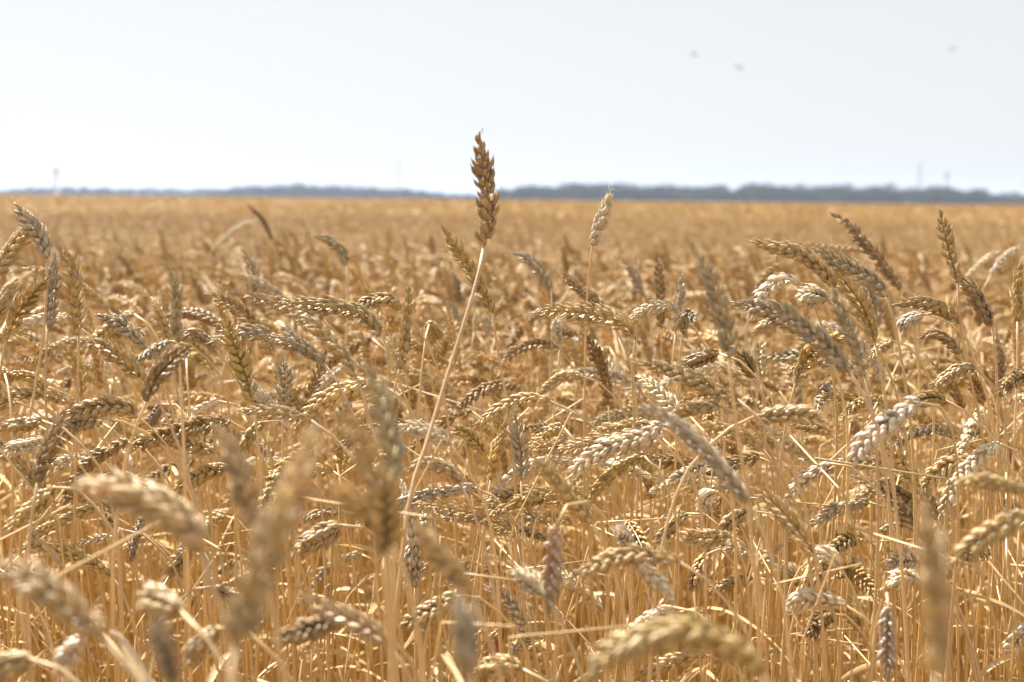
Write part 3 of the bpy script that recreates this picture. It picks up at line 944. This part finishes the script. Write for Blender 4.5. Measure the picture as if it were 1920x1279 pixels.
for x, y in zip(*wedge(1.62, 5.0, .62, 330)):
    put(x, y, rngs.normal(0, 1.0), (rngs.normal(0, .06), rngs.normal(0, .06)), min(1.07, rngs.normal(.965, .065)), int(rngs.integers(0, N0)))
for x, y in zip(*wedge(.85, 3.2, .6, 560)):
    put(x, y, rngs.uniform(0, 6.28), (rngs.normal(0, .10), rngs.normal(0, .10)), min(1.0, rngs.normal(.92, .07)), int(rngs.integers(N3, N4)))
for x, y in zip(*wedge(5.0, 13.0, .52, 300)):
    put(x, y, rngs.normal(0, 1.0), (rngs.normal(0, .06), rngs.normal(0, .06)), min(1.06, rngs.normal(.965, .06)), int(rngs.integers(N0, N1)))
g = np.arange(-260, 260) * PATCH
for y in 13.6 + np.arange(0, 170) * PATCH:
    for x in g[np.abs(g) < .52 * y + 3]:
        put(x, y, float(rngs.choice([0, math.pi])) * 0 + rngs.normal(0, .05), (0, 0), rngs.normal(1.0, .03), int(rngs.integers(N1, N2)))

gf = np.arange(-70, 71) * FIELD
for y in 13.6 + 170 * PATCH + FIELD / 2 + np.arange(0, 92) * FIELD:
    for x in gf[np.abs(gf) < .5 * y]:
        put(x, y, rngs.normal(0, .03), (0, 0), rngs.normal(1.0, .02), int(rngs.integers(N2, N3)))
# the crop stands on both sides of and behind the camera too, and shades the nearest rows
n_ = 6500
rr_, tt_ = np.sqrt(rngs.uniform(.5 ** 2, 2.9 ** 2, n_)), rngs.uniform(-math.pi, math.pi, n_)
for r_, t_ in zip(rr_, tt_):
    x, y = r_ * math.sin(t_), r_ * math.cos(t_)
    if abs(t_) > .62 + .28 * max(0, 1.7 - r_):
        put(x, y, rngs.normal(0, 1.0), (rngs.normal(0, .06), rngs.normal(0, .06)), min(1.05, rngs.normal(.95, .065)), int(rngs.integers(0, N0)))


def scatter_object(name, templates, mats, pts, rot, scl, kid):
    """one object that holds its templates and the places where they stand; geometry nodes set them out"""
    mb = MB()
    tid = []
    for i, t in enumerate(templates):
        mb.merge(t)
        tid += [i] * t.n
    v, f, c, m = mb.arrays()
    nv, n_p = len(v), len(pts)
    me = mb.mesh(name, mats)
    me.vertices.add(n_p)
    co = np.concatenate([v, np.array(pts)]).astype(np.float32)
    me.vertices.foreach_set("co", co.ravel())
    cc = np.concatenate([np.concatenate([c, np.ones((nv, 1))], 1), np.ones((n_p, 4))]).astype(np.float32)
    me.attributes["col"].data.foreach_set("color", cc.ravel())

    def attr(nm, ty, arr, key):
        a = me.attributes.new(nm, ty, 'POINT')
        a.data.foreach_set(key, arr.ravel())
    attr("tmpl", 'INT', np.concatenate([np.array(tid), np.full(n_p, -1)]).astype(np.int32), "value")
    attr("kid", 'INT', np.concatenate([np.full(nv, -1), np.array(kid)]).astype(np.int32), "value")
    attr("irot", 'FLOAT_VECTOR', np.concatenate([np.zeros((nv, 3)), np.array(rot)]).astype(np.float32), "vector")
    attr("iscl", 'FLOAT', np.concatenate([np.ones(nv), np.array(scl)]).astype(np.float32), "value")
    o = link(name, me)
    ng = bpy.data.node_groups.new(name, 'GeometryNodeTree')
    ng.interface.new_socket("Geometry", in_out='INPUT', socket_type='NodeSocketGeometry')
    ng.interface.new_socket("Geometry", in_out='OUTPUT', socket_type='NodeSocketGeometry')
    N, Lk = ng.nodes, ng.links
    gi, go = N.new("NodeGroupInput"), N.new("NodeGroupOutput")
    jn = N.new("GeometryNodeJoinGeometry")

    def named(nm, ty):
        a = N.new("GeometryNodeInputNamedAttribute")
        a.data_type = ty
        a.inputs["Name"].default_value = nm
        return a.outputs["Attribute"]

    def equal(sock, val):
        q = N.new("FunctionNodeCompare")
        q.data_type = 'INT'
        q.operation = 'EQUAL'
        ins = [s for s in q.inputs if s.type == 'INT']
        Lk.new(sock, ins[0])
        ins[1].default_value = val
        return q.outputs[0]

    def sep(geo, sel):
        s = N.new("GeometryNodeSeparateGeometry")
        s.domain = 'POINT'
        Lk.new(geo, s.inputs[0])
        Lk.new(sel, s.inputs[1])
        return s.outputs[0]
    tm, kd, rt, sc_ = named("tmpl", 'INT'), named("kid", 'INT'), named("irot", 'FLOAT_VECTOR'), named("iscl", 'FLOAT')
    places = sep(gi.outputs[0], equal(tm, -1))
    for i in range(len(templates)):
        ip = N.new("GeometryNodeInstanceOnPoints")
        Lk.new(places, ip.inputs["Points"])
        Lk.new(equal(kd, i), ip.inputs["Selection"])
        Lk.new(sep(gi.outputs[0], equal(tm, i)), ip.inputs["Instance"])
        Lk.new(rt, ip.inputs["Rotation"])
        Lk.new(sc_, ip.inputs["Scale"])
        Lk.new(ip.outputs[0], jn.inputs[0])
    Lk.new(jn.outputs[0], go.inputs[0])
    md = o.modifiers.new("scatter", 'NODES')
    md.node_group = ng
    return o


crop = scatter_object("wheat_crop", TEMPL, PLANT_MATS, pts, rot, scl, kid)
tag(crop, "dense ripe wheat filling the field behind the nearest stalks out to the wood", "wheat crop", None, "stuff")

# ------------------------------------------------------------------ ground
gm = plain_material("field_soil", (.22, .145, .075), .95, .35, 14.0)
me = bpy.data.meshes.new("field_ground")
S = 9000.0
gx = [-S, -600, -60, -8, 8, 60, 600, S]
gy = [-600, -8, 0, 8, 60, 600, 2500, 14000]
vs = [(x, y, 0.0) for y in gy for x in gx]
fs = [(j * 8 + i, j * 8 + i + 1, j * 8 + i + 9, j * 8 + i + 8) for j in range(7) for i in range(7)]
me.from_pydata(vs, [], fs)
me.materials.append(gm)
ground = link("field_ground", me)
tag(ground, "bare brown soil under the wheat reaching to the horizon", None, None, "structure")


# ------------------------------------------------------------------ far wood
def tree_template(rng, hgt):
    mb = MB()
    wd = hgt * rng.uniform(.36, .5)
    tube(mb, np.array([[0, 0, 0], [0.1, 0, hgt * .3], [0, .1, hgt * .62]]), [.25, .18, .08], (.16, .13, .10), 5, 1)
    n = 240
    u = rng.normal(0, 1, (n, 3))
    u = u / np.linalg.norm(u, axis=1)[:, None] * rng.uniform(.45, 1, (n, 1)) ** .5
    lob = 1 + .28 * np.sin(u[:, 0:1] * 4 + rng.uniform(0, 6)) * np.cos(u[:, 2:3] * 5 + rng.uniform(0, 6))
    c = u * lob * np.array([wd, wd, hgt * .43]) + np.array([0, 0, hgt * .57])
    for p in c:
        r = rng.uniform(.5, 1.1)
        a, b = norm(rng.normal(0, 1, 3)), rng.normal(0, 1, 3)
        b = norm(b - a * (a @ b))
        col = np.array((.05, .062, .03)) * rng.uniform(.7, 1.4) + np.array([rng.uniform(0, .03), rng.uniform(0, .012), 0])
        mb.add(np.array([p - a * r - b * r * .6, p + a * r - b * r * .5, p + a * r * .8 + b * r, p - a * r * .7 + b * r * .8]), [np.array([[0, 1, 2, 3]])], col, 0)
    return mb


M_FOL = plant_material("wood_foliage", .25, .7, .2, .15, 0, .5)
M_BARK = plain_material("wood_bark", (.14, .11, .085), .9, .3, 2.0)
rt_ = np.random.default_rng(9)
TT = [tree_template(rt_, float(hh)) for hh in (15, 17, 13, 16, 12)]
tp, tr_, ts, tk = [], [], [], []


def wood_row(px0, px1, dist, size, step, rows, gapf=None):
    """trees in rows at a distance; px only chooses the bearing"""
    px = px0
    while px < px1:
        hh = size(px)
        if hh > 0:
            for r_ in range(rows):
                d = dist + r_ * 16 + float(rt_.normal(0, 5))
                x = (px + float(rt_.normal(0, step * .5)) - 960) / F_PX * d
                tp.append((x, d, -.3))
                tr_.append((0, 0, float(rt_.uniform(0, 6.28))))
                ts.append(hh * float(rt_.uniform(.82, 1.18)))
                tk.append(int(rt_.integers(0, 5)))
                tp.append((x + float(rt_.normal(0, 3)), d - 9, -2.2))      # undergrowth at the wood's edge
                tr_.append((0, 0, float(rt_.uniform(0, 6.28))))
                ts.append(.42 * float(rt_.uniform(.8, 1.2)) * min(1.0, hh * 1.2))
                tk.append(int(rt_.integers(0, 5)))
        px += step * float(rt_.uniform(.7, 1.3))


# scale against a 15 m tree; the wood is nearer and taller on the right, thinning into scattered clumps on the left
right = lambda px: float(np.interp(px, [925, 960, 1020, 1180, 1300, 1420, 1600, 1750, 1850, 1940, 2200], [.5, .64, .74, .78, .77, .82, .84, .8, .66, .5, .5]))
wood_row(930, 2250, 1050, right, 9, 3)
mid = lambda px: float(np.interp(px, [385, 420, 540, 640, 760, 850, 900, 935], [.42, .58, .78, .72, .6, .42, .34, .46]))
wood_row(392, 940, 1350, mid, 6, 3)
left = lambda px: 0 if 101 < px < 113 else float(np.interp(px, [-300, -10, 40, 90, 130, 200, 262, 275], [.45, .4, .55, .6, .6, .58, .5, .38]))
wood_row(-300, 268, 1500, left, 8, 3)
wood_row(268, 395, 1700, lambda px: .66, 7, 2)
wood = scatter_object("far_wood", TT, [M_FOL, M_BARK], tp, tr_, ts, tk)
tag(wood, "hazy blue-grey wood lining the horizon behind the field", "wood", None, "stuff")

# ------------------------------------------------------------------ masts, tower, birds
M_STEEL = plain_material("galvanised_steel", (.30, .31, .32), .5, .15, .6)
M_WHITE = plain_material("pale_tank_paint", (.62, .65, .67), .55, .08, .3)
M_GREYP = plain_material("grey_panel", (.22, .24, .27), .5, .1, .5)


def beam(mb, a, b, r, k=5):
    tube(mb, np.array([a, (np.array(a) + np.array(b)) / 2, b], float), r, (.5, .5, .5), k, 0)


def lattice(mb, w0, w1, hgt, bays, r):
    lv = [(hgt * i / bays, w0 + (w1 - w0) * i / bays) for i in range(bays + 1)]
    cor = lambda z, w: [np.array([w * math.cos(a), w * math.sin(a), z]) for a in (0.5, 2.6, 4.7)]
    for (z0, a0), (z1, a1) in zip(lv[:-1], lv[1:]):
        c0, c1 = cor(z0, a0), cor(z1, a1)
        for i in range(3):
            beam(mb, c0[i], c1[i], r)
            beam(mb, c0[i], c1[(i + 1) % 3], r * .6, 4)
            beam(mb, c1[i], c1[(i + 1) % 3], r * .5, 4)


def place_far(name, px, d, label, cat):
    root = link(name, None, None, ((px - 960) / F_PX * d, d, 0))
    return tag(root, label, cat)


def simple(name, build, mat, parent):
    mb = MB()
    build(mb)
    return link(name, mb.mesh(name, [mat]), parent)


def ring_tank(mb, prof, k=20):
    p = np.array([[0, 0, z] for z, r in prof], float)
    a = np.linspace(0, 2 * math.pi, k, endpoint=False)
    v = np.array([[r * math.cos(t), r * math.sin(t), z] for z, r in prof for t in a])
    i = np.arange(len(prof) - 1)[:, None] * k
    j = np.arange(k)[None]
    q = np.stack([i + j, i + (j + 1) % k, i + k + (j + 1) % k, i + k + j], -1).reshape(-1, 4)
    mb.add(v, [q, np.arange(k)[None] + (len(prof) - 1) * k], (.7, .7, .7), 0)


m1 = place_far("radio_mast", 745, 1300, "thin faint lattice mast above the low middle of the wood", "mast")
simple("lattice_body", lambda mb: lattice(mb, .8, .6, 38, 16, .13), M_STEEL, m1)
simple("antenna_rod", lambda mb: beam(mb, (0, 0, 38), (0, 0, 43), .12), M_STEEL, m1)
m2 = place_far("radio_mast", 1716, 1150, "taller slim lattice mast over the dark end of the wood", "mast")
simple("lattice_body", lambda mb: lattice(mb, .95, .7, 34, 14, .15), M_STEEL, m2)
simple("antenna_rod", lambda mb: beam(mb, (0, 0, 34), (0, 0, 38), .12), M_STEEL, m2)
m3 = place_far("telecom_mast", 1767, 1100, "shorter mast with a thick dark antenna cluster, beside the slim mast", "mast")
simple("pole", lambda mb: tube(mb, np.array([[0, 0, 0], [0, 0, 12.], [0, 0, 27.]]), [.5, .42, .3], (.4, .4, .4), 10, 0), M_STEEL, m3)
for i in range(6):
    a = i * math.pi / 3

    def panel(mb, a=a, i=i):
        c = np.array([1.15 * math.cos(a), 1.15 * math.sin(a), 20.0 + (i % 2) * 3.2])
        tube(mb, np.array([c, c + [0, 0, 1.5], c + [0, 0, 3.0]]), [.34, .36, .34], (.3, .3, .3), 4, 0)
        beam(mb, c + [0, 0, 1.5], (0, 0, c[2] + 1.5), .07, 4)
    simple("antenna_panel", panel, M_GREYP, m3)
m4 = place_far("water_tower", 107, 1250, "pale faint water tower standing in a gap of the wood", "water tower")
simple("column", lambda mb: ring_tank(mb, [(0, 1.5), (.3, 1.45), (15, 1.4), (18, 1.45)]), M_WHITE, m4)
tk_ = simple("tank", lambda mb: ring_tank(mb, [(17.5, 1.48), (19.5, 2.7), (24.5, 2.75), (26.2, 1.5), (26.8, .25)]), M_WHITE, m4)

M_FEATH = plain_material("dark_feathers", (.05, .05, .055), .8, .2, 30)


def bird(px, py, d, bank, yaw, label, span=.5):
    root = link("bird", None, None, at(px, py, d))
    root.rotation_euler = (bank, .1, yaw)
    tag(root, label, "bird", "birds over the field")
    s = span / .34

    def body(mb):
        p = np.array([[0, -.085, 0], [0, -.07, .004], [0, -.045, .006], [0, 0, .002], [0, .05, 0], [0, .085, .002], [0, .13, .004]]) * s
        tube(mb, p, np.array([.003, .013, .014, .022, .017, .009, .012]) * s, (.1, .1, .1), 8, 0)
    simple("body", body, M_FEATH, root)
    for sg in (1, -1):
        def wing(mb, sg=sg):
            le = np.array([[.015, -.035, .01], [.07, -.05, .035], [.12, -.025, .03], [.17, .03, .012]])
            te = np.array([[.015, .035, .006], [.07, .025, .028], [.12, .03, .024], [.165, .036, .011]])
            le[:, 0] *= sg
            te[:, 0] *= sg
            v = np.vstack([le, te, le - [0, 0, .005], te - [0, 0, .004]]) * s
            q = []
            for i in range(3):
                q += [(i, i + 1, i + 5, i + 4), (i + 8, i + 12, i + 13, i + 9), (i, i + 8, i + 9, i + 1), (i + 4, i + 5, i + 13, i + 12)]
            q += [(0, 4, 12, 8), (3, 11, 15, 7)]
            mb.add(v, [np.array(q)], (.1, .1, .1), 0)
        simple("wing", wing, M_FEATH, root)


bird(1386, 127, 70, .5, .7, "darkest of the small blurred birds in the sky above the wood", .7)
bird(1302, 102, 80, .9, -.5, "faint blurred bird beside the darkest bird, wings bent in a crescent")
bird(1786, 92, 105, .9, .3, "very faint blurred bird high above the slim mast", .6)

# ------------------------------------------------------------------ haze in the air
HAZE_DENSITY = 0.00017
hm = bpy.data.materials.new("haze_air")
hm.use_nodes = True
nt = hm.node_tree
nt.nodes.clear()
ho = nt.nodes.new("ShaderNodeOutputMaterial")
pv = nt.nodes.new("ShaderNodeVolumePrincipled")
pv.inputs["Color"].default_value = (.60, .74, 1.0, 1)
pv.inputs["Density"].default_value = HAZE_DENSITY
pv.inputs["Anisotropy"].default_value = 0.3
nt.links.new(pv.outputs[0], ho.inputs["Volume"])
x0, x1, y0, y1, z0, z1 = -S - 10, S + 10, -620, 14020, -1.0, 60.0
mb = MB()
v = np.array([[x, y, z] for z in (z0, z1) for y in (y0, y1) for x in (x0, x1)])
mb.add(v, [np.array([[0, 2, 3, 1], [4, 5, 7, 6], [0, 1, 5, 4], [2, 6, 7, 3], [0, 4, 6, 2], [1, 3, 7, 5]])], (1, 1, 1), 0)
haze = link("haze", mb.mesh("haze", [hm], False))
tag(haze, "pale haze in the air over the field", None, None, "stuff")
